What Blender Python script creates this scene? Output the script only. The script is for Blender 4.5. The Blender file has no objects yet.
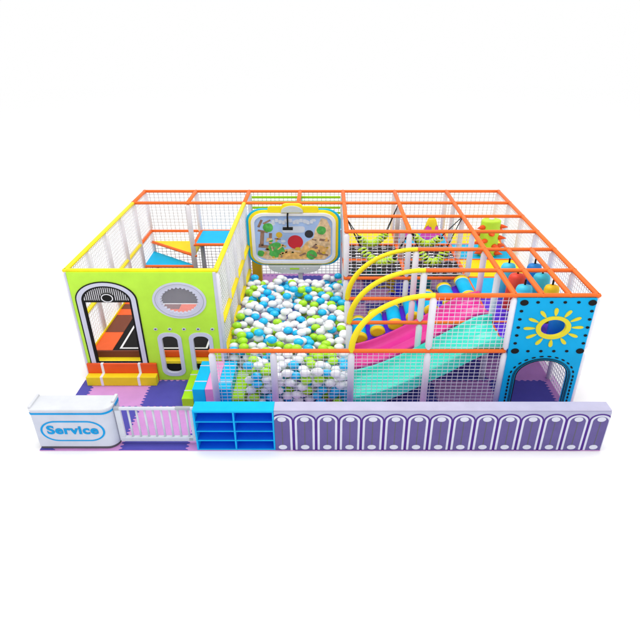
import bpy, bmesh, math, random
from mathutils import Vector, Matrix
from mathutils.geometry import tessellate_polygon
random.seed(7)
SX = 1.333           # the playground is wider than deep: every width is given in units of 1.333 m
PI = math.pi
scene = bpy.context.scene
COL = scene.collection

# ------------------------------------------------------------------ materials
def lin(c):
    c /= 255.0
    return c/12.92 if c <= .04045 else ((c+.055)/1.055)**2.4
MATS = {}
def mat(name, rgb, rough=.45, gain=.9, spec=.3, bump=.0, bscale=60, var=.05, alpha=None, vscale=3):
    m = bpy.data.materials.new(name); m.use_nodes = True
    nt = m.node_tree; p = nt.nodes['Principled BSDF']
    c = [min(.995, lin(v)*gain) for v in rgb]
    tc = nt.nodes.new('ShaderNodeTexCoord')
    n = nt.nodes.new('ShaderNodeTexNoise'); n.inputs['Scale'].default_value = vscale; n.inputs['Detail'].default_value = 5
    nt.links.new(tc.outputs['Object'], n.inputs['Vector'])
    r = nt.nodes.new('ShaderNodeValToRGB')
    r.color_ramp.elements[0].position = .3; r.color_ramp.elements[1].position = .7
    r.color_ramp.elements[0].color = (*[v*(1-var) for v in c], 1)
    r.color_ramp.elements[1].color = (*[min(1, v*(1+var)) for v in c], 1)
    nt.links.new(n.outputs['Fac'], r.inputs['Fac'])
    nt.links.new(r.outputs['Color'], p.inputs['Base Color'])
    p.inputs['Roughness'].default_value = rough
    p.inputs['Specular IOR Level'].default_value = spec
    if bump:
        n2 = nt.nodes.new('ShaderNodeTexNoise'); n2.inputs['Scale'].default_value = bscale; n2.inputs['Detail'].default_value = 3
        nt.links.new(tc.outputs['Object'], n2.inputs['Vector'])
        b = nt.nodes.new('ShaderNodeBump'); b.inputs['Strength'].default_value = bump; b.inputs['Distance'].default_value = .01
        nt.links.new(n2.outputs['Fac'], b.inputs['Height']); nt.links.new(b.outputs['Normal'], p.inputs['Normal'])
    if alpha is not None:
        p.inputs['Alpha'].default_value = alpha
    MATS[name] = m
    return m
mat('orange', (253, 114, 38), .5, .93, bump=.15)
mat('yellow', (255, 232, 28), .5, .92, bump=.15)
mat('lime', (192, 243, 64), .4, .97, bump=.05)
mat('lime_vivid', (176, 232, 30), .4, .85)
mat('ring_lime', (200, 240, 60), .45, .95)
mat('sky_blue', (10, 190, 245), .4, .92, bump=.05)
mat('panel_blue', (6, 176, 236), .42, .92, spec=.12)
mat('deck_blue', (0, 196, 248), .5, .88, spec=.15, bump=.1)
mat('deck_yellow', (255, 228, 8), .5, .95, bump=.1)
mat('shelf_blue', (18, 118, 240), .5, .95, spec=.1)
mat('post_white', (242, 240, 248), .45, .93, bump=.1)
mat('net_white', (234, 232, 244), .6, .9)
mat('back_net', (222, 220, 222), .6, .85)
mat('worktop', (228, 230, 237), .35, .84)
mat('side_net', (246, 246, 250), .6, .95)
mat('white', (246, 246, 250), .35, .92)
mat('counter', (206, 210, 226), .35, .88)
mat('lavender_white', (220, 222, 240), .4, .85)
mat('lavender', (204, 200, 228), .4, .8)
mat('lavender_face', (186, 186, 216), .4, .85)
mat('slate_purple', (102, 90, 150), .42, .9, spec=.15)
mat('deep_purple', (84, 46, 144), .42, .85, spec=.12)
mat('violet', (96, 38, 226), .5, .9, bump=.1)
mat('pink_foam', (224, 158, 226), .7, .82, bump=.25, bscale=90)
mat('indigo_foam', (82, 78, 178), .7, .9, bump=.25, bscale=90)
mat('black', (32, 32, 33), .6, .9, spec=.08)
mat('web_black', (26, 26, 28), .6, .9)
mat('brown', (122, 62, 42), .55, .9, bump=.1)
mat('pad_orange', (246, 100, 42), .5, .92, bump=.1)
mat('slide_pink', (243, 58, 168), .25, .82, spec=.5)
mat('slide_teal', (56, 232, 208), .25, .88, spec=.5)
mat('step_orange', (246, 92, 30), .5, .92, bump=.1)
mat('step_yellow', (246, 220, 32), .5, .92, bump=.1)
mat('step_lime', (172, 228, 20), .5, .9, bump=.1)
mat('step_pink', (240, 156, 212), .5, .92, bump=.1)
mat('magenta', (236, 84, 200), .5, .9)
mat('red', (236, 76, 58), .45, .97)
mat('teal', (40, 170, 165), .5, .85)
mat('bag_cyan', (74, 212, 248), .4, .95)
mat('bag_teal', (66, 200, 228), .4, .97)
mat('bag_blue', (36, 140, 226), .4, .88)
mat('bag_yellow', (250, 206, 36), .4, .97)
mat('sun_yellow', (240, 224, 40), .45, .88)
mat('ochre', (214, 180, 24), .5, .9)
mat('navy_toy', (44, 42, 226), .4, .95)
mat('ball_white', (246, 247, 250), .22, .95, spec=.5)
mat('ball_blue', (14, 192, 246), .22, .95, spec=.5)
mat('ball_lime', (172, 232, 36), .22, .95, spec=.5)
mat('console_gray', (208, 214, 216), .4, .9)
mat('metal_gray', (170, 174, 182), .35, .9)
mat('gate_white', (216, 221, 233), .35, .84)
mat('dark_gray', (92, 92, 98), .5, .9)
mat('sign_blue', (14, 156, 224), .4, .88, spec=.1)
mat('scr_sky', (170, 196, 240), .3, .97, spec=.1, var=.15, vscale=1.5)
mat('scr_cloud', (222, 228, 244), .3, .9)
mat('scr_tan', (226, 194, 154), .3, .97, var=.3, vscale=9)
mat('scr_sand', (236, 182, 110), .3, .97, var=.3, vscale=9)
mat('scr_brown', (152, 116, 98), .3, .95, var=.3, vscale=9)
mat('scr_green', (86, 180, 84), .3, .95, var=.3, vscale=9)
mat('scr_red', (208, 42, 56), .3, .95)
mat('scr_yellow', (232, 190, 60), .3, .85)
mat('scr_black', (56, 52, 60), .3, .85)
mat('veil', (216, 214, 224), .25, .9, alpha=.2)
mat('ground_white', (255, 255, 255), .9, 1.0, spec=0, var=0)

# ------------------------------------------------------------------ mesh builder
class MB:
    def __init__(s): s.v = []; s.f = []; s.m = []; s.sm = []
    def add(s, vs, fs, mi=0, smooth=False):
        o = len(s.v); s.v += [tuple(q) for q in vs]
        for f in fs: s.f.append([i+o for i in f]); s.m.append(mi); s.sm.append(smooth)
        return s
    def box(s, x0, x1, y0, y1, z0, z1, mi=0):
        vs = [(x, y, z) for z in (z0, z1) for y in (y0, y1) for x in (x0, x1)]
        return s.add(vs, [(0,2,3,1),(4,5,7,6),(0,1,5,4),(2,6,7,3),(0,4,6,2),(1,3,7,5)], mi)
    def rev(s, prof, origin, axis, n=16, mi=0, smooth=True):
        """prof: list of (t, r) along axis from origin"""
        a = Vector(axis).normalized(); h = Vector((0,0,1)) if abs(a.z) < .9 else Vector((1,0,0))
        u = a.cross(h).normalized(); w = a.cross(u); O = Vector(origin)
        vs = []
        for t, r in prof:
            for k in range(n):
                an = 2*PI*k/n
                vs.append(O + a*t + u*(math.cos(an)*r) + w*(math.sin(an)*r))
        fs = []
        for i in range(len(prof)-1):
            for k in range(n):
                k2 = (k+1) % n
                fs.append((i*n+k, i*n+k2, (i+1)*n+k2, (i+1)*n+k))
        s.add(vs, fs, mi, smooth)
        o = len(s.v)-len(vs)
        s.f.append([o+k for k in range(n)][::-1]); s.m.append(mi); s.sm.append(False)
        s.f.append([o+(len(prof)-1)*n+k for k in range(n)]); s.m.append(mi); s.sm.append(False)
        return s
    def tube(s, pts, r, n=12, mi=0, smooth=True):
        P = [Vector(p) for p in pts]
        if isinstance(r, (int, float)): r = [r]*len(P)
        vs = []; u = None
        for i, p in enumerate(P):
            t = (P[min(i+1, len(P)-1)] - P[max(i-1, 0)]).normalized()
            if u is None:
                h = Vector((0,0,1)) if abs(t.z) < .9 else Vector((0,1,0))
                u = t.cross(h).normalized()
            else: u = (u - t*u.dot(t)).normalized()
            w = t.cross(u)
            for k in range(n):
                an = 2*PI*(k+.5)/n
                vs.append(p + u*(math.cos(an)*r[i]) + w*(math.sin(an)*r[i]))
        fs = []
        for i in range(len(P)-1):
            for k in range(n):
                k2 = (k+1) % n
                fs.append((i*n+k, (i+1)*n+k, (i+1)*n+k2, i*n+k2))
        s.add(vs, fs, mi, smooth)
        o = len(s.v)-len(vs)
        s.f.append([o+k for k in range(n)]); s.m.append(mi); s.sm.append(False)
        s.f.append([o+(len(P)-1)*n+k for k in range(n)][::-1]); s.m.append(mi); s.sm.append(False)
        return s
    def panel(s, outer, y0, y1, holes=(), mi=0, side=None, plane='xz'):
        """extruded polygon (x,z) between y0 (front) and y1; plane 'xy' extrudes in z"""
        loops = [list(outer)] + [list(h) for h in holes]
        flat = [p for l in loops for p in l]
        tris = tessellate_polygon([[Vector((p[0], p[1], 0)) for p in l] for l in loops])
        n = len(flat)
        mk = (lambda p, d: (p[0], d, p[1])) if plane == 'xz' else (lambda p, d: (p[0], p[1], d))
        vs = [mk(p, y0) for p in flat] + [mk(p, y1) for p in flat]
        fs = [tuple(t) for t in tris] + [tuple(i+n for i in t[::-1]) for t in tris]
        s.add(vs, fs, mi)
        o = len(s.v)-len(vs); b = 0
        for l in loops:
            k = len(l)
            for i in range(k):
                j = (i+1) % k
                s.f.append([o+b+i, o+b+j, o+b+j+n, o+b+i+n]); s.m.append(mi if side is None else side); s.sm.append(False)
            b += k
        return s
    def build(s, name, mats, parent=None, origin=None, bevel=0, seg=2, stretch=True):
        ox, oy, oz = origin if origin else (ORG.get(parent.name, (0,0,0)) if parent else (0,0,0))
        k = SX if stretch else 1
        me = bpy.data.meshes.new(name)
        me.from_pydata([((x-ox)*k, y-oy, z-oz) for x, y, z in s.v], [], s.f)
        if isinstance(mats, str): mats = [mats]
        for m in mats: me.materials.append(MATS[m])
        me.polygons.foreach_set('material_index', s.m)
        me.polygons.foreach_set('use_smooth', s.sm)
        bm = bmesh.new(); bm.from_mesh(me); bmesh.ops.recalc_face_normals(bm, faces=bm.faces); bm.to_mesh(me); bm.free()
        me.update()
        o = bpy.data.objects.new(name, me); COL.objects.link(o)
        if parent: o.parent = parent; ORG[o.name] = (ox, oy, oz)
        else: o.location = (ox*SX, oy, oz)
        if bevel:
            b = o.modifiers.new('bevel', 'BEVEL'); b.width = bevel; b.segments = seg; b.limit_method = 'ANGLE'; b.angle_limit = math.radians(40)
            b.harden_normals = False
        return o
ORG = {}
def thing(name, label, cat, org=(0,0,0), group=None):
    o = bpy.data.objects.new(name, None); COL.objects.link(o); o.empty_display_size = .2
    o.location = (org[0]*SX, org[1], org[2]); ORG[o.name] = org
    o['label'] = label; o['category'] = cat; o['kind'] = 'thing'
    if group: o['group'] = group
    return o
def tag(o, label, cat, group=None, kind=None):
    o['label'] = label; o['category'] = cat
    if group: o['group'] = group
    o['kind'] = kind or 'thing'
    return o

def circ(cx, cz, rx, rz=None, n=40, a0=0):
    rz = rx if rz is None else rz
    return [(cx+rx*math.cos(a0+2*PI*k/n), cz+rz*math.sin(a0+2*PI*k/n)) for k in range(n)]
def rr(cx, cz, hw, hh, r, n=8):
    pts = []
    for (sx, sz, a) in ((1,1,0),(-1,1,PI/2),(-1,-1,PI),(1,-1,3*PI/2)):
        for k in range(n+1):
            an = a+PI/2*k/n
            pts.append((cx+sx*(hw-r)+r*math.cos(an), cz+sz*(hh-r)+r*math.sin(an)))
    return pts
def arch(cx, hw, ztop, zbot, n=20, rz=None):
    rz = hw if rz is None else rz
    return [(cx+hw*math.cos(PI*k/n), ztop-rz+rz*math.sin(PI*k/n)) for k in range(n+1)] + [(cx-hw, zbot), (cx+hw, zbot)]

# ------------------------------------------------------------------ grid
ZT, ZM = 2.82, 1.53
L0, L1, LM, PB = -4.21, -3.02, -1.785, -.604
R0, R1, R2, R3 = .395, 1.59, 2.79, 4.006
ROWS = [0, 1.2, 2.4, 3.6, 4.8, 6.0, 7.2]
RR, RP = .045, .055

# ------------------------------------------------------------------ ground and floor
g = MB(); g.panel(circ(0, 3, 60, n=64), -.08, -.02, plane='xy')
gr = g.build('ground', 'ground_white'); gr['kind'] = 'structure'; gr['label'] = 'plain white ground under the playground'

fb = MB(); fb.box(-4.31, 4.125, -1.3, 7.26, -.016, 0)
fx0, fx1, fy0, fy1 = -4.31, 4.125, -1.3, 7.26
def jag(p, q, out):
    n = 19; res = []
    d = (q[0]-p[0], q[1]-p[1]); nx, ny = -d[1], d[0]
    for k in range(n):
        a, b = k/n, (k+1)/n
        w = .02 if k % 2 == 0 else -.02
        for t in (a+.012, b-.012):
            res.append((p[0]+d[0]*t+nx*w*out, p[1]+d[1]*t+ny*w*out))
    return res
ft = MB()
for i in range(-2, 9):
    for j in range(-3, 8):
        if (i+j) % 2: continue
        x0, y0 = -3.1+i, .1+j
        x1, y1 = x0+1, y0+1
        if x1 < fx0+.05 or x0 > fx1-.05 or y1 < fy0+.02 or y0 > fy1-.02: continue
        pts = jag((x0,y0),(x1,y0),1)+jag((x1,y0),(x1,y1),1)+jag((x1,y1),(x0,y1),1)+jag((x0,y1),(x0,y0),1)
        cl = []
        for (x, y) in pts:
            q = (min(max(x, fx0+.001), fx1-.001), min(max(y, fy0+.001), fy1-.001))
            if not cl or (abs(cl[-1][0]-q[0])+abs(cl[-1][1]-q[1])) > 1e-5: cl.append(q)
        tr = tessellate_polygon([[Vector((a, b, 0)) for a, b in cl]])
        ft.add([(a, b, .004) for a, b in cl], [tuple(t) for t in tr], 1)
o = len(fb.v)
fb.v += ft.v; fb.f += [[a+o for a in f] for f in ft.f]; fb.m += ft.m; fb.sm += ft.sm
fl = fb.build('floor', ['pink_foam', 'indigo_foam']); fl['kind'] = 'structure'; fl['label'] = 'interlocking pink and indigo foam floor tiles'
# tiles' normals up
for p in fl.data.polygons: pass

# ------------------------------------------------------------------ pipe helpers
def rail(parent, p, q, m='orange', r=RR, name='rail'):
    d = (Vector(q)-Vector(p)); L = d.length; d.normalize()
    b = MB(); b.rev([(-.05, .01), (-.03, r), (L+.03, r), (L+.05, .01)], p, d, 14)
    return b.build(name, m, parent)
def post(parent, x, y, z1, mid=True, z0=0, r=RP):
    pr = [(z0, r)]
    if mid and z0 < ZM < z1-.2:
        pr += [(ZM-.11, r), (ZM-.035, .022), (ZM+.035, .022), (ZM+.11, r)]
    pr += [(z1-.11, r), (z1-.02, .015)]
    b = MB(); b.rev([(t, rad) for t, rad in pr], (x, y, 0), (0,0,1), 14)
    return b.build('post', 'post_white', parent)
def net(parent, kind, a0, a1, c, z0, z1, cell=.1, r=.007, m='net_white', name='safety_net'):
    """kind 'x': runs along x at y=c ; kind 'y': runs along y at x=c"""
    b = MB(); n = max(1, round((a1-a0)/cell)); k = max(1, round((z1-z0)/cell))
    rx = r if kind == 'y' else r
    for i in range(1, n):
        a = a0+(a1-a0)*i/n
        if kind == 'x': b.box(a-r*.85, a+r*.85, c-r, c+r, z0, z1)
        else: b.box(c-r*.8, c+r*.8, a-r, a+r, z0, z1)
    for i in range(0, k+1):
        z = z0+(z1-z0)*i/k
        if kind == 'x': b.box(a0, a1, c-r*1.35, c+r*.7, z-r, z+r)
        else: b.box(c-r*1.1, c+r*.6, a0, a1, z-r, z+r)
    return b.build(name, m, parent)

# ------------------------------------------------------------------ main climbing frame
cf = thing('climbing_frame', 'large open play frame of orange rails, white posts and nets around slides and ball pit', 'climbing frame', (0, 0, 0))
# top rails across
for y in (7.2, 6.0): rail(cf, (L0, y, ZT), (R3, y, ZT))
for y in (4.8, 3.6): rail(cf, (R0, y, ZT), (R3, y, ZT))
for y in (2.4, 1.2, 0): rail(cf, (R1, y, ZT), (R3, y, ZT))
# top rails in depth
for x in (L0, L1, LM, PB): rail(cf, (x, 6.0, ZT), (x, 7.2, ZT))
for x in (R0, R1): rail(cf, (x, 3.6, ZT), (x, 7.2, ZT))
for x in (R2, R3): rail(cf, (x, 0, ZT), (x, 7.2, ZT))
for x in (3.195, 3.6): rail(cf, (x, 0, ZT), (x, 2.4, ZT))
# middle rails
rail(cf, (LM, 0, ZM), (R2-.03, 0, ZM))
for y in (1.2, 2.4, 3.6): rail(cf, (R0, y, ZM), (R2, y, ZM))
for y in (1.2, 2.4, 3.6): rail(cf, (R2, y, ZM), (R3, y, ZM))
for y in (4.8, 6.0): rail(cf, (R0, y, ZM), (R3, y, ZM))
rail(cf, (R0, 7.2, ZM), (R3, 7.2, ZM)); rail(cf, (L0, 7.2, ZM), (LM, 7.2, ZM))
rail(cf, (L0, 6.0, ZM), (L0, 7.2, ZM)); rail(cf, (LM, 6.0, ZM), (LM, 7.2, ZM))
for x in (R0, R1): rail(cf, (x, 3.6, ZM), (x, 7.2, ZM))
for x in (R2, R3): rail(cf, (x, .1, ZM), (x, 7.2, ZM))
rail(cf, (3.0, 6.0, .0+ZM), (3.0, 6.0, ZM)) if False else None
# posts
for x in (L0, L1, PB): post(cf, x, 7.2, ZT, x == L0)
for x in (L1,): post(cf, x, 6.0, ZT, False)
for y in (3.6, 4.8, 6.0, 7.2): post(cf, R0, y, ZT)
for y in (0, 1.2, 2.4): post(cf, R0, y, ZM, False)
for y in ROWS: post(cf, R1, y, ZT, y < 4, z0=ZM+.03 if y in (4.8, 6.0) else 0)
for y in ROWS: post(cf, R2, y, ZT)
for y in ROWS: post(cf, R3, y, ZT)
post(cf, LM, 7.2, ZT)
post(cf, LM, 0, ZM, False); post(cf, -.825, 0, ZM, False)
# yellow arched rails over the slides
for y in (0, 1.2, 2.4):
    pts = [(R1-(R1-R0)*math.cos(PI/2*k/18), y, ZM+(ZT-ZM)*math.sin(PI/2*k/18)) for k in range(19)]
    pts = [(R0, y, ZM-.02)] + pts[0:] + [(R1+.02, y, ZT)]
    MB().tube(pts, .05, 14).build('arched_rail', 'yellow', cf)
# nets
zb = .03
for a, b in ((L0, L1), (L1, LM), (LM, PB), (PB, R0), (R0, R1), (R1, R2), (R2, R3)):
    net(cf, 'x', a, b, 7.2, zb, ZT, .1, .0066, 'back_net')
for k in range(6): net(cf, 'y', ROWS[k], ROWS[k+1], R3, zb, ZT, .1, .0066, 'side_net')
net(cf, 'y', 6.0, 7.2, L0, zb, ZT, .1, .0066, 'side_net')
for a, b in ((LM, -.825), (-.825, R0), (R0, R1), (R1, R2)): net(cf, 'x', a, b, 0, zb, ZM-.03, .087, .004)
net(cf, 'x', R1, R2, 0, ZM, ZT-.03, .087, .004)
for a, b in ((R0, R1), (R1, R2)):
    net(cf, 'x', a, b, 3.6, zb, ZM-.03, .1, .0045); net(cf, 'x', a, b, 3.6, ZM+.1, ZT-.03, .1, .0045)
    MB().tube([(a, 3.6, ZM+.1), (b, 3.6, ZM+.1)], .014, 6).build('net_border', 'white', cf)
net(cf, 'y', 0.05, 3.6, R0, zb, .75, .1, .006)
# padded decks
def deck(x0, x1, y0, y1, z, m, th=.07, name='deck_pad'):
    return MB().box(x0+.03, x1-.03, y0+.03, y1-.03, z-th, z).build(name, m, cf, bevel=.012)
deck(R0, R1, 6, 7.2, ZM+.025, 'deck_yellow'); deck(R1, R2, 6, 7.2, ZM+.025, 'deck_blue'); deck(R2, R3, 6, 7.2, ZM+.025, 'deck_yellow')
deck(R2, R3, 4.8, 6, ZM+.025, 'deck_blue'); deck(R2, R3, 3.6, 4.8, ZM+.025, 'deck_yellow'); deck(R2, R3, 2.4, 3.6, ZM+.025, 'deck_blue')
deck(R2, R3, 1.2, 2.4, ZM+.025, 'violet'); deck(R2, R3, 0, 1.2, ZM+.025, 'violet')
# left corner climb: two triangular pads and a landing
deck(-2.99, LM, 6, 7.2, ZM+.025, 'deck_blue'); rail(cf, (-2.99, 6, ZM), (LM, 6, ZM)); rail(cf, (-2.99, 6, ZM), (-2.99, 7.2, ZM))
for z, pts, m, edge in ((1.2, [(L0, 7.17), (L1+.02, 7.17), (L1+.02, 6.02)], 'deck_yellow', ((L0, 7.15), (L1+.02, 6.0))),
                        (.85, [(L0, 7.17), (L0+.02, 6.02), (L1, 6.02)], 'deck_blue', ((L0, 6.0), (L1, 6.0)))):
    MB().panel(pts, z-.06, z, plane='xy').build('deck_pad', m, cf)
    rail(cf, (edge[0][0], edge[0][1], z-.03), (edge[1][0], edge[1][1], z-.03))
MB().tube([(-2.86, 6.25, .02), (-2.86, 6.25, ZM-.05)], .045, 10).build('landing_post', 'metal_gray', cf)
# webbed strap floor between posts
for a, b in ((R0, R1), (R1, R2)):
    w = MB(); st = .2
    n = 6
    for k in range(n+1):
        x = a+(b-a)*k/n; w.box(max(a, x-.045), min(b, x+.045), 3.63, 5.97, ZM-.02, ZM+.005)
    for k in range(13):
        y = 3.6+2.4*k/12; w.box(a, b, max(3.63, y-.036), min(5.97, y+.036), ZM-.015, ZM+.009)
    w.build('strap_floor', 'web_black', cf)
# lime slats on the back, behind the game board
for z in (2.66, 2.5, 2.33, 2.16, 1.99):
    MB().box(LM+.06, R0-.06, 7.08, 7.13, z-.035, z+.035).build('slat', 'lime_vivid', cf, bevel=.01)
# blue facade with sun opening
def bump_discs(b, pts, r, y0, y1, mi=0):
    for (x, z) in pts: b.panel(circ(x, z, r, n=18), y0, y1, mi=mi)
FY = -.075
fc = MB().panel([(R2+.03, .01), (R3-.02, .01), (R3-.02, ZT-.035), (R2+.03, ZT-.035)], FY, FY+.05,
                holes=[circ(3.43, 2.13, .20, n=36), arch(3.412, .40, 1.34, .012, 22)])
facade = fc.build('facade_panel', 'panel_blue', cf)
MB().panel(circ(3.43, 2.13, .265, n=36), FY-.02, FY+.055, holes=[circ(3.43, 2.13, .19, n=36)]).build('sun_ring', 'sun_yellow', facade, bevel=.006)
for k in range(12):
    an = 2*PI*k/12 + .03; ca, sa = math.cos(an), math.sin(an); pts = []
    for t in range(20):
        q = 2*PI*t/20; l = .362+.088*math.cos(q); w = (.018+.022*(math.cos(q)*.5+.5))*math.sin(q)
        pts.append((3.43+l*ca-w*sa, 2.13+l*sa+w*ca))
    MB().panel(pts, FY-.018, FY).build('sun_ray', 'sun_yellow', facade)
for x, z, q in [(2.92, 2.695, .062), (3.925, 2.695, .062), (2.92, 1.578, .062), (3.925, 1.578, .062)] + [(2.92+.2*k, zz, .027) for k in range(1, 5) for zz in (2.705, 1.575)] + [(xx, 1.578+1.117*k/6, .027) for k in range(1, 6) for xx in (2.9, 3.945)]:
    MB().panel(circ(x, z, q, n=18), FY-.012, FY).build('dot', 'black', facade)
d = MB()
for off, w in ((.0, .014), (.03, .010), (.052, .008)):
    d.panel(arch(3.412, .40+off+w, 1.34+off+w, .014, 22), FY-.010, FY, holes=[arch(3.412, .40+off, 1.34+off, .013, 22)])
R = .40+.105; zc = .94
path = [(3.412-R, .12+.82*k/9) for k in range(9)] + [(3.412-R*math.cos(PI*k/13), zc+R*math.sin(PI*k/13)) for k in range(14)] + [(3.412+R, .94-.82*k/9) for k in range(1, 10)]
for i, (x, z) in enumerate(path):
    if i in (0,): continue
    nx = path[min(i+1, len(path)-1)]; pv = path[i-1]; an = math.atan2(nx[1]-pv[1], nx[0]-pv[0])
    ca, sa = math.cos(an), math.sin(an)
    pts = [(x+u*ca-v*sa, z+u*sa+v*ca) for (u, v) in circ(0, 0, .034, .015, 12)]
    MB().panel(pts, FY-.010, FY).build('dash', 'black', facade)
d.build('arch_outline', 'black', facade)

# ------------------------------------------------------------------ trampoline room (left)
tr = thing('trampoline_room', 'netted trampoline room with yellow top rails behind a lime green front', 'play room', (-3.0, 1.2, 0))
rail(tr, (L0, 1.2, ZT), (LM, 1.2, ZT), 'yellow'); rail(tr, (L0, 1.2, ZT), (L0, 5.93, ZT), 'yellow'); rail(tr, (LM, 1.2, ZT), (LM, 5.93, ZT), 'yellow')
rail(tr, (L0, 1.2, ZM), (L0, 5.93, ZM), 'yellow')
for k in range(1, 5):
    rail(tr, (LM+.02, ROWS[k]+.08, ZM), (LM+.02, ROWS[k+1]-.1, ZM), 'yellow', .05)
    rail(tr, (LM+.02, ROWS[k]+.08, .72), (LM+.02, ROWS[k+1]-.1, .72), 'yellow', .05)
for y in ROWS[1:6]:
    post(tr, L0, y, ZT, False); post(tr, LM, y, ZT, False)
for k in range(1, 5):
    net(tr, 'y', ROWS[k], ROWS[k+1], L0, zb, ZT, .1, .0066, 'side_net')
    net(tr, 'y', ROWS[k], ROWS[k+1], LM, zb, ZT, .1, .0066, 'side_net')
LY = 1.125
door = arch(-3.622, .455, 2.535, .02, 22, rz=.40)
lf = MB().panel([(L0+.022, .01), (LM-.045, .01), (LM-.045, ZT-.02), (L0+.022, ZT-.02)], LY, LY+.05,
                holes=[door, circ(-2.42, 2.13, .36, n=40), rr(-2.685, .72, .15, .52, .12), rr(-2.148, .72, .15, .52, .12)])
lfo = lf.build('facade_panel', 'lime', tr)
def edge(x0, x1): MB().box(x0, x1, LY-.005, LY+.055, .01, ZT-.02).build('edge_strip', 'lavender_white', tr)
edge(L0-.006, L0+.02); edge(LM-.043, LM+.005)
db = MB()
db.panel(arch(-3.622, .51, 2.59, .5, 22, rz=.45), LY-.018, LY, holes=[arch(-3.622, .488, 2.568, .502, 22, rz=.43)], mi=1)
db.panel(arch(-3.622, .487, 2.567, .5, 22, rz=.43), LY-.024, LY+.06, holes=[arch(-3.622, .41, 2.49, .502, 22, rz=.36)], mi=0)
db.panel(arch(-3.622, .409, 2.489, .5, 22, rz=.36), LY-.018, LY+.055, holes=[arch(-3.622, .375, 2.455, .502, 22, rz=.33)], mi=1)
db.build('door_frame', ['lavender_white', 'black'], tr)
lu = MB()
lun = [p for p in arch(-3.622, .376, 2.456, 2.13, 22, rz=.33)]
lu.panel(lun, LY+.0, LY+.03, mi=0)
for k in range(-10, 11):
    x = -3.622+k*.034; hz = 2.456-.33+.33*math.sqrt(max(0, 1-((x+3.622)/.376)**2))
    if hz > 2.15: lu.box(x-.008, x+.008, LY-.008, LY, 2.13, hz, 1)
lu.box(-4.0, -3.245, LY-.014, LY+.035, 2.09, 2.13, 1)
lu.panel(circ(-3.60, 2.2, .115, n=28), LY-.022, LY-.001, mi=1)
lu.panel(circ(-3.60, 2.2, .1, n=28), LY-.03, LY-.022, holes=[circ(-3.60, 2.2, .084, n=28)], mi=0)
lu.build('lunette', ['white', 'black'], tr)
# round window with toothed inner ring
teeth = []
for k in range(28):
    a = 2*PI*k/28
    for t, r in ((.0, .305), (.25, .33), (.5, .33), (.75, .305)):
        aa = a+2*PI/28*t
        teeth.append((-2.42+(r-.012)*math.cos(aa), 2.13+(r-.01)*math.sin(aa)))
rw = MB().panel(circ(-2.42, 2.13, .445, n=48), LY-.02, LY+.06, holes=[circ(-2.42, 2.13, .375, n=48)])
rw.panel(circ(-2.42, 2.13, .375, n=48), LY-.012, LY+.05, holes=[teeth])
rwo = rw.build('round_window', 'lavender_white', tr)
MB().panel(circ(-2.42, 2.13, .405, n=48), LY-.0235, LY-.02, holes=[circ(-2.42, 2.13, .395, n=48)]).build('groove', 'metal_gray', rwo)
MB().panel(circ(-2.42, 2.13, .335, n=40), LY+.02, LY+.026).build('pane', 'veil', rwo)
for cx in (-2.685, -2.148):
    MB().panel(rr(cx, .72, .205, .595, .17), LY-.02, LY+.055, holes=[rr(cx, .72, .135, .50, .115)]).build('window_frame', 'lavender_white', tr, bevel=.008)
for k in range(5):
    x = -2.895+.241*k
    b = MB().panel(circ(x, 1.405, .034, n=18), LY-.012, LY, mi=0); b.panel(circ(x, 1.405, .017, n=14), LY-.018, LY-.012, mi=1)
    b.build('bolt', ['lavender_white', 'dark_gray'], tr)

# the trampoline bed and its pads
tp = thing('trampoline', 'black trampoline beds with white border lines and orange and brown padding inside the room', 'trampoline', (-3.0, 3.6, 0))
MB().box(L0+.06, LM-.06, 1.37, 5.9, .01, .60).build('base', 'step_orange', tp)
MB().box(L0+.06, LM-.06, 1.19, 1.36, .42, .5).build('front_ledge', 'step_yellow', tp, bevel=.01)
MB().box(L0+.06, LM-.06, 1.2, 1.35, .01, .419).build('ledge_skirt', 'black', tp)
MB().box(L0+.06, -3.10, 1.362, 1.40, .605, .665).build('front_pad', 'brown', tp)
MB().box(L0+.06, -3.10, 1.362, 1.369, .5, .605).build('front_pad', 'brown', tp)
MB().box(-3.098, LM-.06, 1.362, 1.40, .605, .665).build('front_pad', 'pad_orange', tp)
BX = -3.80
MB().box(BX, LM-.07, 1.402, 3.14, .60, .662).build('bed', 'black', tp)
MB().box(BX, LM-.07, 3.77, 5.88, .60, .662).build('bed', 'black', tp)
for (y0, y1) in ((1.402, 3.14), (3.77, 5.88)):
    X0, X1, w = BX+.11, -2.12, .035
    Y0 = y0+.07 if y0 < 2 else y0-.0
    b = MB(); z0, z1 = .662, .668
    b.box(X0, X1, Y0, Y0+.045, z0, z1); b.box(X0, X1, y1-.12, y1-.075, z0, z1)
    b.box(X0, X0+w, Y0+.046, y1-.121, z0, z1); b.box(X1-w, X1, Y0+.046, y1-.121, z0, z1)
    b.build('border_line', 'white', tp)
for (x0, x1, y0, y1, m) in ((L0+.06, BX, 1.402, 2.24, 'pad_orange'), (L0+.06, BX, 2.243, 3.14, 'brown'),
                            (L0+.06, -1.86, 3.143, 3.47, 'pad_orange'), (L0+.06, -2.98, 3.473, 3.76, 'brown'),
                            (-2.978, -1.86, 3.473, 3.76, 'pad_orange'), (L0+.06, BX, 3.763, 4.6, 'pad_orange'), (L0+.06, BX, 4.603, 5.88, 'brown')):
    MB().box(x0+.002, x1-.002, y0, y1, .60, .674).build('side_pad', m, tp, bevel=.01)
MB().box(L0+.05, L0+.062, 1.40, 5.88, .60, .72).build('edge_trim', 'yellow', tp)

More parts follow.
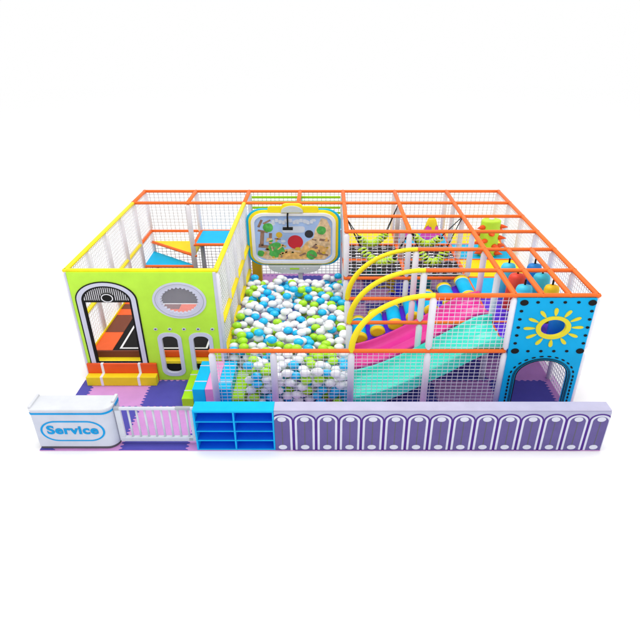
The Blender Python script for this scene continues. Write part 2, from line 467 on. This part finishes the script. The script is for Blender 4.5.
# entry steps
for nm, y0, y1, h, m, lab in (('foam_step', .88, 1.06, .245, 'step_yellow', 'low yellow foam step with white stripes before the lime front'),
                              ('foam_step', 1.062, 1.116, .5, 'step_orange', 'taller orange foam step with white stripes under the arched doorway')):
    t = thing(nm, lab, 'foam step', (-3.6, y0, 0), 'foam steps at the arched doorway')
    zz0 = .006
    MB().box(-4.2, -2.975, y0 if h < .3 else 1.062, y1 if h < .3 else 1.118, zz0, h).build('block', m, t, bevel=.012)
    if h > .3: MB().box(-4.12, -3.05, 1.118, 1.186, zz0, h-.005).build('back_block', m, t)
    for x in (-3.95, -3.30):
        if h < .3: b = MB().box(x, x+.045, y0-.004, y1-.0, .01, h+.004)
        else: b = MB().box(x, x+.045, 1.058, 1.12, .25, h+.004)
        b.build('stripe', 'white', t)

# ------------------------------------------------------------------ foam stairs beside the ball pit
FS = [(-2.37, -2.177, .298, 'step_lime', 'low lime foam step nearest the lime room front'),
      (-2.175, -1.972, .548, 'deck_blue', 'sky blue foam step left of the pink foam block'),
      (-1.97, -1.772, .55, 'step_pink', 'pink foam block in the middle of the foam stair'),
      (-1.77, -1.552, .548, 'deck_blue', 'sky blue foam step behind the net, right of the pink block'),
      (-1.55, -1.345, .298, 'step_lime', 'low lime foam step behind the net beside the balls')]
for x0, x1, h, m, lab in FS:
    t = thing('foam_step', lab, 'foam step', ((x0+x1)/2, .5, 0), 'foam steps beside the ball pit')
    MB().box(x0, x1, 0.02 if x0 > -1.9 else .0, 1.115, .006, h).build('block', m, t, bevel=.012)
    if m != 'step_pink':
        for y in (.28, .9): MB().box(x0-.001, x1+.001, y, y+.035, h-.01, h+.003).build('stripe', 'lavender_white', t)

# ------------------------------------------------------------------ slides
PROF = [(2.82, 1.785), (2.66, 1.76), (2.5, 1.70), (2.28, 1.525), (2.0, 1.27), (1.7, 1.02), (1.28, .69), (.9, .44), (.65, .325), (.5, .275), (.43, .265)]
def prof(x):
    P = PROF
    for i in range(len(P)-1):
        if P[i+1][0] <= x <= P[i][0]:
            x1, z1 = P[i]; x0, z0 = P[i+1]
            g = lambda j: (P[max(j-1,0)][1]-P[min(j+1,len(P)-1)][1])/(P[max(j-1,0)][0]-P[min(j+1,len(P)-1)][0])
            t = (x-x0)/(x1-x0); h = x1-x0; m0, m1 = g(i+1)*h, g(i)*h
            return (2*t**3-3*t**2+1)*z0+(t**3-2*t**2+t)*m0+(-2*t**3+3*t**2)*z1+(t**3-t**2)*m1
    return P[-1][1]
def slide(name, label, y0, y1, m):
    t = thing(name, label, 'slide', (1.6, (y0+y1)/2, 0), 'wave slides side by side')
    W = y1-y0
    cs = [(0, -.30), (0, -.02), (.012, 0), (.045, 0), (.06, -.012), (.075, -.06), (.11, -.155), (.16, -.19), (.22, -.20), (.38, -.20), (.44, -.185), (.475, -.145), (.5, -.13)]
    cs = [(a*W, b) for a, b in cs]; cs = cs + [(W-a, b) for a, b in cs[-2::-1]]
    nx = 56; b = MB(); vs = []
    for i in range(nx+1):
        x = .43+(2.78-.43)*i/nx; z = prof(x)
        for (a, q) in cs: vs.append((x, y0+a, max(.008, z+q)))
    n = len(cs); fs = []
    for i in range(nx):
        for k in range(n): fs.append((i*n+k, i*n+(k+1) % n, (i+1)*n+(k+1) % n, (i+1)*n+k))
    b.add(vs, fs, 0, True); b.f.append(list(range(n))); b.m.append(0); b.sm.append(False)
    b.f.append([nx*n+k for k in range(n)][::-1]); b.m.append(0); b.sm.append(False)
    o = b.build('chute', m, t)
    md = o.modifiers.new('es', 'EDGE_SPLIT'); md.split_angle = math.radians(50)
    for yy in (y0, y1):        # rounded shoulders at the top
        MB().rev([(0, .05), (.02, .075), (.06, .075), (.08, .05)], (2.70, yy+(.04 if yy == y0 else -.12), 1.70), (0, 1, 0), 16).build('shoulder', m, t)
    return t
slide('wave_slide', 'pink wave slide between the roller ramp and the turquoise slide', 1.26, 2.32, 'slide_pink')
slide('wave_slide', 'turquoise wave slide nearest the front net', .07, 1.17, 'slide_teal')

# ------------------------------------------------------------------ roller ramp
t = thing('roller_ramp', 'violet climbing ramp with blue foam rollers beside the pink slide', 'climbing ramp', (1.6, 3.0, 0))
b = MB(); vs = []
xa, za, xb, zb_ = .5, .12, 2.76, 1.46
for (x, z) in ((xa, za), (xb, zb_)):
    for (y, dz) in ((2.46, 0), (3.52, 0), (3.52, -.1), (2.46, -.1)): vs.append((x, y, z+dz))
b.add(vs, [(0,1,2,3), (4,7,6,5), (0,4,5,1), (1,5,6,2), (2,6,7,3), (3,7,4,0)]); b.build('ramp_board', 'violet', t)
for k in range(7):
    f = .07+k*.148; x = xa+(xb-xa)*f; z = za+(zb_-za)*f+.11
    r = .135
    b = MB(); b.rev([(0, r-.02), (.012, r), (.78, r), (.79, r-.02)], (x, 2.6, z), (0, 1, 0), 22); ro = b.build('roller', 'deck_blue', t)
    for ya in (2.47, 3.37):
        b = MB(); b.rev([(0, r-.03), (.015, r+.012), (.125, r+.012), (.14, r-.03)], (x, ya, z), (0, 1, 0), 22); b.build('end_cap', 'step_yellow', ro)
        yb = ya+.126 if ya < 3 else ya-.01
        MB().rev([(0, r+.004), (.03, r+.004)], (x, yb, z), (0, 1, 0), 22).build('white_band', 'white', ro)

# ------------------------------------------------------------------ punching bags
for x, y, m, r, lab in ((3.16, 2.03, 'bag_cyan', .135, 'light blue hanging bag in the back row, beside the yellow deck'),
                        (3.60, 2.0, 'bag_blue', .135, 'royal blue hanging bag in the back row by the side net'),
                        (3.18, 1.45, 'red', .15, 'red hanging bag in the middle of the bag corner'),
                        (3.59, 1.45, 'bag_teal', .15, 'teal blue hanging bag right of the red bag'),
                        (3.16, .87, 'bag_cyan', .14, 'light blue hanging bag in the front row above the sun panel'),
                        (3.60, .87, 'bag_yellow', .13, 'yellow hanging bag in the front row above the sun panel')):
    t = thing('punching_bag', lab, 'punching bag', (x, y, 1.75), 'hanging foam bags')
    zt = 2.63
    xr = x
    b = MB(); b.rev([(1.75, r*.85), (1.78, r*1.08), (zt-.35, r*1.02), (zt-.08, r*.92), (zt-.025, r*.78), (zt, r*.35), (zt+.004, .02)], (x, y, 0), (0,0,1), 24)
    b.build('bag', m, t)
    MB().tube([(x, y, zt-.01), (xr, y, ZT-.07)], .016, 8).build('strap', 'black', t)

tag(MB().rev([(0, .17), (.02, .19), (.5, .19), (.56, .17), (.575, .1)], (3.74, .5, ZM+.03), (0, 0, 1), 28).build('foam_cylinder', 'bag_blue', None, (3.74, .5, ZM+.03)),
    'blue foam cylinder standing on the violet deck, seen through the sun opening', 'foam cylinder')
# ------------------------------------------------------------------ ring swings
def qb(L, B, Rr, n):
    L, B, Rr = map(Vector, (L, B, Rr)); C = B*2-(L+Rr)*.5
    return [L*(1-u)**2+C*2*u*(1-u)+Rr*u*u for u in [k/n for k in range(n+1)]]
for A, C, L, B, Rr, lab in (
    ((R0, 4.8, ZT), (R1, 6.0, ZT), (.70, 5.1, 2.11), (.99, 5.4, 1.80), (1.33, 5.74, 2.0), 'lime ring swing farther back in the left bay, over the yellow deck edge'),
    ((R0, 4.8, ZT), (R1, 3.6, ZT), (.72, 4.5, 2.02), (1.05, 4.15, 1.78), (1.37, 3.9, 1.99), 'lime ring swing nearer the front in the left bay, over the black straps'),
    ((R1, 4.8, ZT), (R2, 4.8, ZT), (1.84, 5.0, 2.2), (2.14, 5.1, 1.92), (2.42, 5.0, 2.15), 'lime ring swing farther back in the right bay, below the magenta volcano'),
    ((R1, 4.8, ZT), (R2, 4.8, ZT), (1.90, 4.25, 2.02), (2.18, 4.15, 1.75), (2.44, 4.3, 2.08), 'lime ring swing nearer the front in the right bay, over the black straps')):
    t = thing('ring_swing', lab, 'swing', tuple(B), 'lime ring swings')
    P = qb(L, B, Rr, 60); n = 13
    b = MB()
    for k in range(n):
        i = int((k+.5)/n*60); d = (P[min(i+1, 60)]-P[max(0, i-1)]).normalized()
        if k % 2: d = (d+Vector((0, .25, .1))).normalized()
        b.rev([(-.024, .05), (-.019, .094), (0, .104), (.019, .094), (.024, .05)], P[i], d, 14)
    b.build('coil', 'ring_lime', t)
    MB().tube([Vector(A)]+P+[Vector(C)], .011, 8).build('rope', 'black', t); MB().tube(P, .055, 10).build('core', 'black', t)
    # twin suspension strands fan out from the hooks
    MB().tube([Vector(A), P[5]], .008, 6).build('strand', 'black', t); MB().tube([Vector(C), P[55]], .008, 6).build('strand', 'black', t)

# ------------------------------------------------------------------ volcano cones, cactus, toys on the decks
for x, h, r, lab in ((2.43, .6, .25, 'magenta volcano cone with yellow lava cap on the blue deck'), (1.86, .42, .2, 'second magenta cone half hidden behind an orange top rail')):
    zb0 = ZM+.03; y = 6.55
    t = thing('volcano_cone', lab, 'play cone', (x, y, zb0), 'magenta volcano cones')
    b = MB(); b.rev([(0, r), (.04, r*.98), (h*.55, r*.6), (h*.8, r*.42), (h, r*.3)], (x, y, zb0), (0,0,1), 24); b.build('cone', 'magenta', t)
    vs = []; n = 36; b = MB(); top = zb0+h+.03
    for i in range(n):
        a = 2*PI*i/n; drip = h*(.36+.2*(i % 9 in (0, 1, 2))-.08*(i % 9 in (5,)));
        zz = zb0+h-drip; f = drip/h; rr_ = r*(.3+f*.62)+.012
        vs.append((x+rr_*math.cos(a), y+rr_*math.sin(a), zz))
    for i in range(n):
        a = 2*PI*i/n; vs.append((x+(r*.33+.012)*math.cos(a), y+(r*.33+.012)*math.sin(a), zb0+h-.01))
    for i in range(n):
        a = 2*PI*i/n; vs.append((x+r*.2*math.cos(a), y+r*.2*math.sin(a), top))
    fs = [(j*n+i, j*n+(i+1) % n, (j+1)*n+(i+1) % n, (j+1)*n+i) for j in range(2) for i in range(n)]
    b.add(vs, fs, 0, True); b.f.append([2*n+i for i in range(n)]); b.m.append(0); b.sm.append(False)
    b.build('lava_cap', 'step_yellow', t)
cx, cy, z0 = 3.47, 5.15, ZM+.03
t = thing('spiked_column', 'lime cactus column with orange spikes on the blue deck', 'play column', (cx, cy, z0))
b = MB(); b.rev([(0, .185), (.02, .20), (.5, .205), (1.0, .205), (1.04, .195), (1.05, .17)], (cx, cy, z0), (0,0,1), 28); b.build('column', 'lime', t)
MB().rev([(0, .06), (.05, .05), (.06, .02)], (cx, cy, z0+1.05), (0,0,1), 14).build('knob', 'white', t)
for k, (a, z) in enumerate([(-150, .86), (-90, .70), (-10, .86), (-125, .48), (-62, .33), (-20, .55), (-165, .40), (-5, .28), (-95, .1), (-150, .12), (-35, .1), (30, .7), (170, .62)]):
    an = math.radians(a); dx, dy = math.cos(an), math.sin(an)
    b = MB(); b.rev([(0, .068), (.05, .062), (.11, .035), (.17, .008)], (cx+dx*.19, cy+dy*.19, z0+z), (dx, dy, -.05), 14); b.build('spike', 'step_orange', t)

# ground level toys behind the net
t = thing('ball_toy', 'dark blue round toy with yellow horns on the floor behind the roller ramp', 'soft toy', (1.75, 5.3, 0))
b = MB(); b.rev([(.0, .08), (.03, .16), (.12, .27), (.27, .305), (.41, .27), (.51, .17), (.56, .04)], (1.72, 5.3, 0.006), (0,0,1), 24); b.build('body', 'navy_toy', t)
for a, z, l in ((200, .42, .4), (170, .5, .42), (225, .32, .34), (150, .55, .4), (60, .5, .3), (270, .12, .1)):
    an = math.radians(a); dx, dy = math.cos(an), math.sin(an)
    MB().tube([(1.72+dx*.2, 5.3+dy*.2, z), (1.72+dx*(.2+l*.5), 5.3+dy*(.2+l*.5), z+.13), (1.72+dx*(.2+l), 5.3+dy*(.2+l), z+.12)], [.05, .04, .02], 8).build('horn', 'ochre', t)
for x0, x1, y0, y1, lab in ((.62, 1.42, 6.75, 7.05, 'teal foam bench on the floor by the back net, left bay'), (1.98, 2.5, 6.1, 6.5, 'teal foam block on the floor under the blue deck')):
    tag(MB().box(x0, x1, y0, y1, .006, .3).build('foam_block', 'teal', None, ((x0+x1)/2, y0, 0), bevel=.02), lab, 'foam block', 'teal foam blocks')

# ------------------------------------------------------------------ game board above the ball pit
gx, gz, gy = -.716, 1.81, 5.86
t = thing('game_board', 'wide picture board in blue, yellow and white rims standing behind the ball pit', 'game board', (gx, gy, 0))
MB().panel(rr(gx, gz, 1.04, .88, .36, 10), gy-.02, gy+.06).build('backboard', 'sky_blue', t, bevel=.01)
MB().panel(rr(gx, gz+.012, .985, .845, .34, 10), gy-.07, gy-.021).build('yellow_rim', 'yellow', t, bevel=.01)
MB().panel(rr(gx, gz+.0, .93, .785, .30, 10), gy-.12, gy-.071, holes=[rr(gx, gz, .855, .70, .24, 10)]).build('white_rim', 'white', t, bevel=.012)
scr = MB(); SY = gy-.075
scr.panel(rr(gx, gz, .87, .715, .24, 10), SY, SY+.003, mi=0)
L = [SY-.001*k for k in range(1, 12)]
W0, H0 = .85, .70
def sp(u, v): return (gx-W0+2*W0*u, gz-H0+2*H0*v)      # picture coordinates 0..1
def blob(cx, cy, r, n, wob, layer, mi, sy=1.0, a0=0):
    c = sp(cx, cy); rnd = random.Random(int(cx*997+cy*131))
    ph = [rnd.random()*6 for _ in range(3)]
    scr.panel([(c[0]+r*(1+wob*(math.sin(3*a+ph[0])+.6*math.sin(5*a+ph[1])))*math.cos(a)*.8, c[1]+sy*r*(1+wob*math.sin(4*a+ph[2]))*math.sin(a)) for a in [2*PI*k/n for k in range(n)]], L[layer], L[layer]+.0008, mi=mi)
for (u, v, r) in ((.16, .78, .10), (.22, .82, .09), (.42, .9, .08), (.55, .88, .09), (.66, .87, .09), (.76, .9, .07), (.33, .88, .07)): blob(u, v, r, 24, .08, 0, 1, .6)
scr.panel([sp(*p) for p in ((.02, .1), (.14, .02), (.9, .02), (.985, .14), (.985, .72), (.93, .92), (.86, .95), (.82, .8), (.78, .7), (.76, .52), (.66, .42), (.6, .3), (.4, .26), (.2, .2), (.03, .24))], L[1], L[1]+.0009, mi=2)
scr.panel([sp(*p) for p in ((.3, .04), (.86, .04), (.96, .3), (.8, .36), (.7, .28), (.66, .4), (.6, .24), (.44, .22), (.34, .14))], L[2], L[2]+.0009, mi=3)
for pts in (((.03, .66), (.16, .62), (.17, .66), (.04, .70)), ((.05, .34), (.10, .34), (.12, .64), (.07, .65)), ((.17, .36), (.21, .37), (.22, .62), (.18, .62)), ((.03, .3), (.2, .28), (.21, .34), (.04, .37)),
            ((.03, .76), (.08, .92), (.11, .9), (.06, .74)), ((.1, .84), (.2, .92), (.21, .89), (.12, .81)), ((.22, .08), (.34, .06), (.35, .14), (.24, .18)), ((.84, .5), (.96, .47), (.96, .43), (.83, .45)), ((.8, .2), (.95, .14), (.95, .1), (.8, .15))):
    scr.panel([sp(*p) for p in pts], L[3], L[3]+.0009, mi=4)
for (u, v, r, m) in ((.17, .74, .14, 5), (.06, .16, .10, 5), (.26, .24, .24, 5), (.73, .13, .15, 5), (.86, .68, .13, 5), (.31, .58, .09, 7), (.52, .42, .215, 6), (.7, .6, .12, 8)):
    blob(u, v, r, 26, .05 if m == 5 else .0, 4, m)
for (u, v, r, m) in ((.55, .27, .08, 7), (.46, .13, .09, 3), (.36, .44, .07, 1)): blob(u, v, r, 20, .1, 5, m, .6)
scr.panel(rr(sp(.5, .7)[0], sp(.5, .7)[1], .25, .10, .06, 5), L[6], L[6]+.0009, mi=1)
rs = random.Random(5)
for k in range(46):
    u, v = rs.uniform(.05, .95), rs.uniform(.06, .5)
    if .38 < u < .64 and v > .28: continue
    if rs.random() < .5: blob(u, v, rs.uniform(.03, .06), 12, .12, 7, rs.choice((2, 3, 4, 5, 7)), .7)
    else:
        a = rs.uniform(0, PI); c = sp(u, v); l, h = rs.uniform(.05, .1), rs.uniform(.015, .025)
        scr.panel([(c[0]+p*math.cos(a)-q*math.sin(a), c[1]+p*math.sin(a)+q*math.cos(a)) for p, q in ((-l, -h), (l, -h), (l, h), (-l, h))], L[8], L[8]+.0009, mi=rs.choice((4, 4, 2, 3)))
for k in range(12):
    u = .24+.045*k; v = .875+.025*math.sin(k*1.7)
    scr.panel(rr(sp(u, v)[0], sp(u, v)[1], .034, .055, .018, 3), L[9], L[9]+.0009, mi=1)
scr.build('screen', ['scr_sky', 'scr_cloud', 'scr_tan', 'scr_sand', 'scr_brown', 'scr_green', 'scr_red', 'scr_yellow', 'scr_black'], t)
MB().panel(rr(gx, 2.70, .55, .09, .07, 5), gy-.09, gy-.02).build('yellow_shoulder', 'yellow', t, bevel=.01)
MB().panel(rr(gx-.02, 2.73, .24, .14, .12, 6), gy-.11, gy-.03).build('yellow_hump', 'yellow', t, bevel=.01)
MB().panel(arch(gx-.02, .24, 2.82, 2.62, 14, rz=.18), gy-.15, gy-.115).build('light_dome', 'console_gray', t, bevel=.01)
cs = MB().panel([(gx-.6, .95), (gx-.56, .84), (gx-.46, .76), (gx-.3, .71), (gx+.3, .71), (gx+.46, .76), (gx+.56, .84), (gx+.6, .95)], gy-.13, gy-.03).build('console', 'console_gray', t, bevel=.015)
MB().panel(rr(gx, .86, .11, .022, .02, 4), gy-.14, gy-.13).build('lime_button', 'lime_vivid', cs)
for dx in (-.3, -.22, .22, .3): MB().panel(circ(gx+dx, .865, .018, n=12), gy-.138, gy-.13).build('lamp', 'white', cs)
MB().box(gx+.08, gx+.18, gy-.08, gy-.0, .004, .73).build('stand_leg', 'console_gray', t, bevel=.01)
ax = -.83
b = MB(); b.tube([(ax, gy-.13, 2.6), (ax, gy-.3, 2.56), (ax, gy-.3, 2.22)], .02, 8); b.box(ax-.11, ax+.11, gy-.36, gy-.24, 2.17, 2.225); b.build('sensor_arm', 'black', t)
# yellow padded pillar behind left edge of the board
tag(MB().box(-1.74, -1.52, 6.3, 6.5, .006, 1.05).build('padded_pillar', 'bag_yellow', None, (-1.63, 6.3, 0), bevel=.02), 'short yellow padded block behind the left end of the game board', 'padded block')

# ------------------------------------------------------------------ low front wall with arched motifs
wx0, wx1, wy0, wy1, wh = -.755, 4.128, -1.3, -1.01, .99
t = thing('low_wall', 'long lavender low wall with row of purple arches along the front', 'low wall', ((wx0+wx1)/2, wy0, 0))
MB().box(wx0, wx1, wy0+.02, wy1, .004, wh).build('wall_body', 'lavender', t)
MB().box(wx0, wx1, wy0+.005, wy0+.019, .005, wh-.03).build('front_sheet', 'lavender_face', t)
SP = .3318; X0 = -.644
cen = [X0+SP*k for k in range(15)]
def clipx(pts): return [(min(max(x, wx0+.001), wx1-.001), z) for x, z in pts]
for c in cen:
    b = MB(); y = wy0+.004
    b.panel(clipx(arch(c, .1655, .915, .006, 20, rz=.15)), y-.004, y, mi=0)
    b.panel(clipx(arch(c, .145, .888, .008, 20, rz=.14)), y-.009, y-.004, mi=1)
    b.panel(clipx(arch(c, .112, .852, .009, 20, rz=.12)), y-.013, y-.009, mi=2)
    b.box(c-.006, c+.006, y-.0145, y-.0132, .14, .76, 3)
    b.box(c-.16, c+.16, y-.0145, y-.0, .003, .018, 0) if c-.16 > wx0 and c+.16 < wx1 else None
    ap = b.build('arch_panel', ['deep_purple', 'lavender_white', 'slate_purple', 'dark_gray'], t)
    for z in (.795, .093): MB().panel(circ(c, z, .063, .056, 24), y-.021, y-.013).build('oval_disc', 'lavender_white', ap)

# ------------------------------------------------------------------ blue shoe shelf
sx0, sx1 = -1.933, -.758
t = thing('shoe_shelf', 'bright blue shoe shelf with eight open cubbies between gate and low wall', 'shelf', ((sx0+sx1)/2, wy0, 0))
b = MB(); y0, y1 = wy0, wy1; T = .024
b.box(sx0, sx1, y1-.02, y1, .004, .965)
b.build('back_board', 'shelf_blue', t)
MB().box(sx0, sx1, y0, y1, .966, .995).build('top_board', 'deck_blue', t)
for x in (sx0, (sx0+sx1)/2-T/2, sx1-T): up = MB().box(x, x+T, y0+.02, y1-.021, .004, .965).build('upright', 'shelf_blue' if x > sx0 else 'panel_blue', t); MB().box(x, x+T, y0+.001, y0+.0195, .004, .965).build('front_edge', 'panel_blue', up)
for z in (.004, .235, .47, .705, .943):
    for xa_, xb_ in ((sx0+T, (sx0+sx1)/2-T/2), ((sx0+sx1)/2+T/2, sx1-T)):
        sb = MB().box(xa_+.001, xb_-.001, y0+.02, y1-.021, z, z+.02).build('shelf_board', 'shelf_blue', t); MB().box(xa_+.001, xb_-.001, y0+.004, y0+.0195, z, z+.02).build('front_edge', 'panel_blue', sb)

# ------------------------------------------------------------------ service counter
kx0, kx1, ky0, ky1 = -4.315, -3.13, -1.257, -.80
t = thing('service_counter', 'white service counter with blue stripe and blue capsule lettering', 'counter', (-3.72, -1.05, 0))
def plan(e, r=.16):
    x0, x1, y0, y1 = kx0-e, kx1+e, ky0-e, ky1
    pts = [(x0, y1), (x0, y0+.05)]
    pts += [(x0+.04-.04*math.cos(a), y0+.05-.05*math.sin(a)) for a in [PI/2*k/4 for k in range(1, 5)]]
    pts += [(x1-r+r*math.sin(a), y0+r*1.3-r*1.3*math.cos(a)) for a in [PI/2*k/10 for k in range(11)]]
    return pts + [(x1, y1)]
def ptsclean(p):
    out = []
    for q in p:
        if not out or abs(out[-1][0]-q[0])+abs(out[-1][1]-q[1]) > 1e-6: out.append(q)
    return out
MB().panel(ptsclean(plan(-.008)), .004, .065, plane='xy').build('plinth', 'dark_gray', t)
MB().panel(ptsclean(plan(0)), .065, .955, plane='xy').build('body', 'counter', t)
MB().panel(ptsclean(plan(.006)), .865, .905, plane='xy').build('blue_stripe', 'sign_blue', t)
MB().panel(ptsclean(plan(.008)), .956, .99, plane='xy').build('worktop', 'worktop', t, bevel=.008)
MB().box(kx0-.012, kx0+.03, ky0+.03, ky1, .962, 1.035).build('side_rim', 'worktop', t, bevel=.012)
MB().box(kx1-.03, kx1+.014, ky0+.215, ky1, .90, 1.035).build('side_rim', 'worktop', t, bevel=.012)
MB().box(kx1+.0145, kx1+.02, ky0+.21, ky1-.03, .925, .965).build('rim_stripe', 'sign_blue', t)
cxs, czs = -3.745, .457
MB().panel(rr(cxs, czs, .475, .252, .25, 12), ky0-.008, ky0-.0, holes=[rr(cxs, czs, .445, .222, .22, 12)]).build('capsule_outline', 'sign_blue', t)
MB().panel(rr(cxs, czs, .445, .222, .22, 12), ky0-.004, ky0-.0).build('capsule_field', 'counter', t)
cu = bpy.data.curves.new('lettering', 'FONT'); cu.body = 'Service'; cu.size = 1; cu.offset = .0; cu.extrude = .02; cu.bevel_depth = .038; cu.bevel_resolution = 1; cu.resolution_u = 6; cu.space_character = 1.06
tmp = bpy.data.objects.new('lettering_curve', cu); COL.objects.link(tmp)
dg = bpy.context.evaluated_depsgraph_get(); dg.update()
me = bpy.data.meshes.new_from_object(tmp.evaluated_get(dg)); bpy.data.objects.remove(tmp)
xs = [v.co.x for v in me.vertices]; ys = [v.co.y for v in me.vertices]
x0_, x1_, y0_, y1_ = min(xs), max(xs), min(ys), max(ys)
tw, th = .76, .215
for v in me.vertices:
    X = (v.co.x-x0_)/(x1_-x0_)*tw-tw/2+cxs; Z = (v.co.y-y0_)/(y1_-y0_)*th-th/2+.49
    v.co = ((X+3.72)*SX, ky0-.008-max(-.02, v.co.z)*.12+1.05, Z)
me.materials.clear(); me.materials.append(MATS['sign_blue'])
me.update()
lo = bpy.data.objects.new('lettering', me); COL.objects.link(lo); lo.parent = t

# ------------------------------------------------------------------ gate
gyy = -1.09
t = thing('entry_gate', 'white barred gate between service counter and blue shelf', 'gate', (-2.53, gyy, 0))
MB().box(-3.11, -1.955, gyy-.03, gyy+.03, .86, .915).build('top_rail', 'gate_white', t, bevel=.012)
MB().box(-3.11, -1.955, gyy-.04, gyy+.035, .075, .185).build('bottom_rail', 'gate_white', t, bevel=.015)
MB().box(-3.12, -3.03, gyy-.032, gyy+.032, .10, .862).build('gate_post', 'gate_white', t, bevel=.012)
MB().box(-2.02, -1.97, gyy-.028, gyy+.028, .18, .862).build('gate_post', 'gate_white', t, bevel=.012)
for k in range(8):
    x = -2.925+.122*k
    MB().tube([(x, gyy, .18), (x, gyy, .865)], .0165, 10).build('bar', 'gate_white', t)
MB().box(-3.125, -3.045, gyy-.036, gyy+.036, .862, .921).build('hinge', 'metal_gray', t, bevel=.008)
MB().box(-2.22, -2.0, gyy-.036, gyy+.036, .868, .921).build('latch', 'metal_gray', t, bevel=.008)
MB().box(-2.07, -2.02, gyy-.05, gyy-.041, .11, .165).build('bolt', 'metal_gray', t)

# ------------------------------------------------------------------ balls
D = .18; BR = D/2
cell = D; grid = {}
balls = []
rnd = random.Random(11)
def inpit(x, y):
    if y < 1.2: return -1.345+BR < x < R0-.0-BR*.7 and y > BR+.01
    return LM+BR+.02 < x < R0-BR*.7 and y < 5.6+.17*math.sin(x*6+1)-BR
def rest(x, y):
    z = BR+.01; i, j = int(x//cell), int(y//cell)
    for a in (-1, 0, 1):
        for b_ in (-1, 0, 1):
            for (bx, by, bz) in grid.get((i+a, j+b_), ()):
                d2 = (bx-x)**2+(by-y)**2
                if d2 < D*D:
                    zz = bz+math.sqrt(D*D-d2)
                    if zz > z: z = zz
    return z
N = 1330
for k in range(N):
    best = None
    for q in range(22):
        while True:
            x = rnd.uniform(LM, R0); y = rnd.uniform(0, 6.0)
            if inpit(x, y): break
        z = rest(x, y)
        z2 = z + y*.022 + max(0, y-4.2)*.16
        if best is None or z2 < best[3]: best = (x, y, z, z2)
    x, y, z, _ = best
    balls.append((x, y, z)); grid.setdefault((int(x//cell), int(y//cell)), []).append((x, y, z))
# a few extra balls heaped on top
for k in range(26):
    while True:
        x = rnd.uniform(LM, R0); y = rnd.uniform(0, 6.0)
        if inpit(x, y): break
    z = rest(x, y); balls.append((x, y, z)); grid.setdefault((int(x//cell), int(y//cell)), []).append((x, y, z))
cam = Vector((0, -9.757, 7.696))
def vis(bl):
    c = Vector(bl); d = (cam-Vector((c.x*SX, c.y, c.z))); d = Vector((d.x/SX, d.y, d.z)).normalized()
    u = d.cross(Vector((1,0,0))).normalized(); w = d.cross(u); i, j = int(c.x//cell), int(c.y//cell)
    near = [Vector(p)-c for a in range(-3, 4) for b_ in range(-4, 2) for p in grid.get((i+a, j+b_), ()) if p != bl]
    near = [p for p in near if p.dot(d) > 0 and (p-d*p.dot(d)).length < D]
    s = 0
    for (a, b_) in ((0,0),(.6,0),(-.6,0),(0,.6),(0,-.6),(.42,.42),(-.42,.42),(.42,-.42),(-.42,-.42),(.85,0),(-.85,0),(0,.85),(0,-.85)):
        o_ = (u*a+w*b_)*BR
        if all(((p-d*p.dot(d))-o_).length > BR for p in near): s += 1
    return s/13
sc = []
for bl in balls:
    v = vis(bl)
    if v > 0: sc.append((v/((Vector(bl)-cam).length**2), bl))
sc.sort(key=lambda q: -q[0])
def sphere(sub, m, name):
    bm = bmesh.new(); bmesh.ops.create_icosphere(bm, subdivisions=sub, radius=BR)
    for f in bm.faces: f.smooth = True
    for v in bm.verts: v.co.x *= SX
    me = bpy.data.meshes.new(name); bm.to_mesh(me); bm.free()
    if m: me.materials.append(MATS[m])
    return me
kinds = ('white', 'blue', 'lime')
meshes = {k: sphere(3, 'ball_'+k, 'pit_ball_'+k) for k in kinds}
def pick():
    q = rnd.random(); return 'white' if q < .54 else ('blue' if q < .77 else 'lime')
for s_, (x, y, z) in sc[:300]:
    k = pick(); ob = bpy.data.objects.new('pit_ball', meshes[k]); COL.objects.link(ob); ob.location = (x*SX, y, z)
    tag(ob, {'white': 'glossy white plastic ball', 'blue': 'glossy sky blue plastic ball', 'lime': 'glossy lime green plastic ball'}[k]+' lying loose in the ball pit', 'ball', k+' balls in the ball pit')
base = sphere(2, None, 'tmp'); bv = [tuple(v.co) for v in base.vertices]; bf = [tuple(p.vertices) for p in base.polygons]
b = MB()
for s_, (x, y, z) in sc[300:]:
    b.add([(x*SX+a, y+c, z+e) for a, c, e in bv], bf, kinds.index(pick()), True)
hp = b.build('ball_heap', ['ball_white', 'ball_blue', 'ball_lime'], None, stretch=False)
tag(hp, 'mixed mass of white, blue and lime balls filling the rest of the ball pit', 'balls', None, 'stuff')
bpy.data.meshes.remove(base)

# ------------------------------------------------------------------ camera
cd = bpy.data.cameras.new('camera'); co = bpy.data.objects.new('camera', cd); COL.objects.link(co)
co.location = (0, -9.757, 7.696)
co.rotation_euler = (math.radians(90-29.1), 0, 0)
cd.sensor_width = 36; cd.lens = 36*555/640; cd.shift_x = -6/640; cd.clip_end = 500
scene.camera = co

# ------------------------------------------------------------------ light
w = bpy.data.worlds.new('World'); scene.world = w; w.use_nodes = True
bg = w.node_tree.nodes['Background']; bg.inputs['Color'].default_value = (1, 1, 1, 1); bg.inputs['Strength'].default_value = 1.0
def area(name, loc, target, size, power, col=(1, 1, 1)):
    l = bpy.data.lights.new(name, 'AREA'); l.shape = 'SQUARE'; l.size = size; l.energy = power; l.color = col
    ob = bpy.data.objects.new(name, l); COL.objects.link(ob); ob.location = loc
    ob.rotation_euler = (Vector(target)-Vector(loc)).to_track_quat('-Z', 'Y').to_euler()
area('key_lamp', (0, 1.5, 17), (0, 2.5, 0), 12, 1700)
scene.view_settings.view_transform = 'Standard'; scene.view_settings.look = 'None'; scene.view_settings.exposure = 0; scene.view_settings.gamma = 1
scene.render.engine = 'CYCLES'
scene.cycles.max_bounces = 8; scene.cycles.transparent_max_bounces = 12
scene.cycles.use_denoising = True
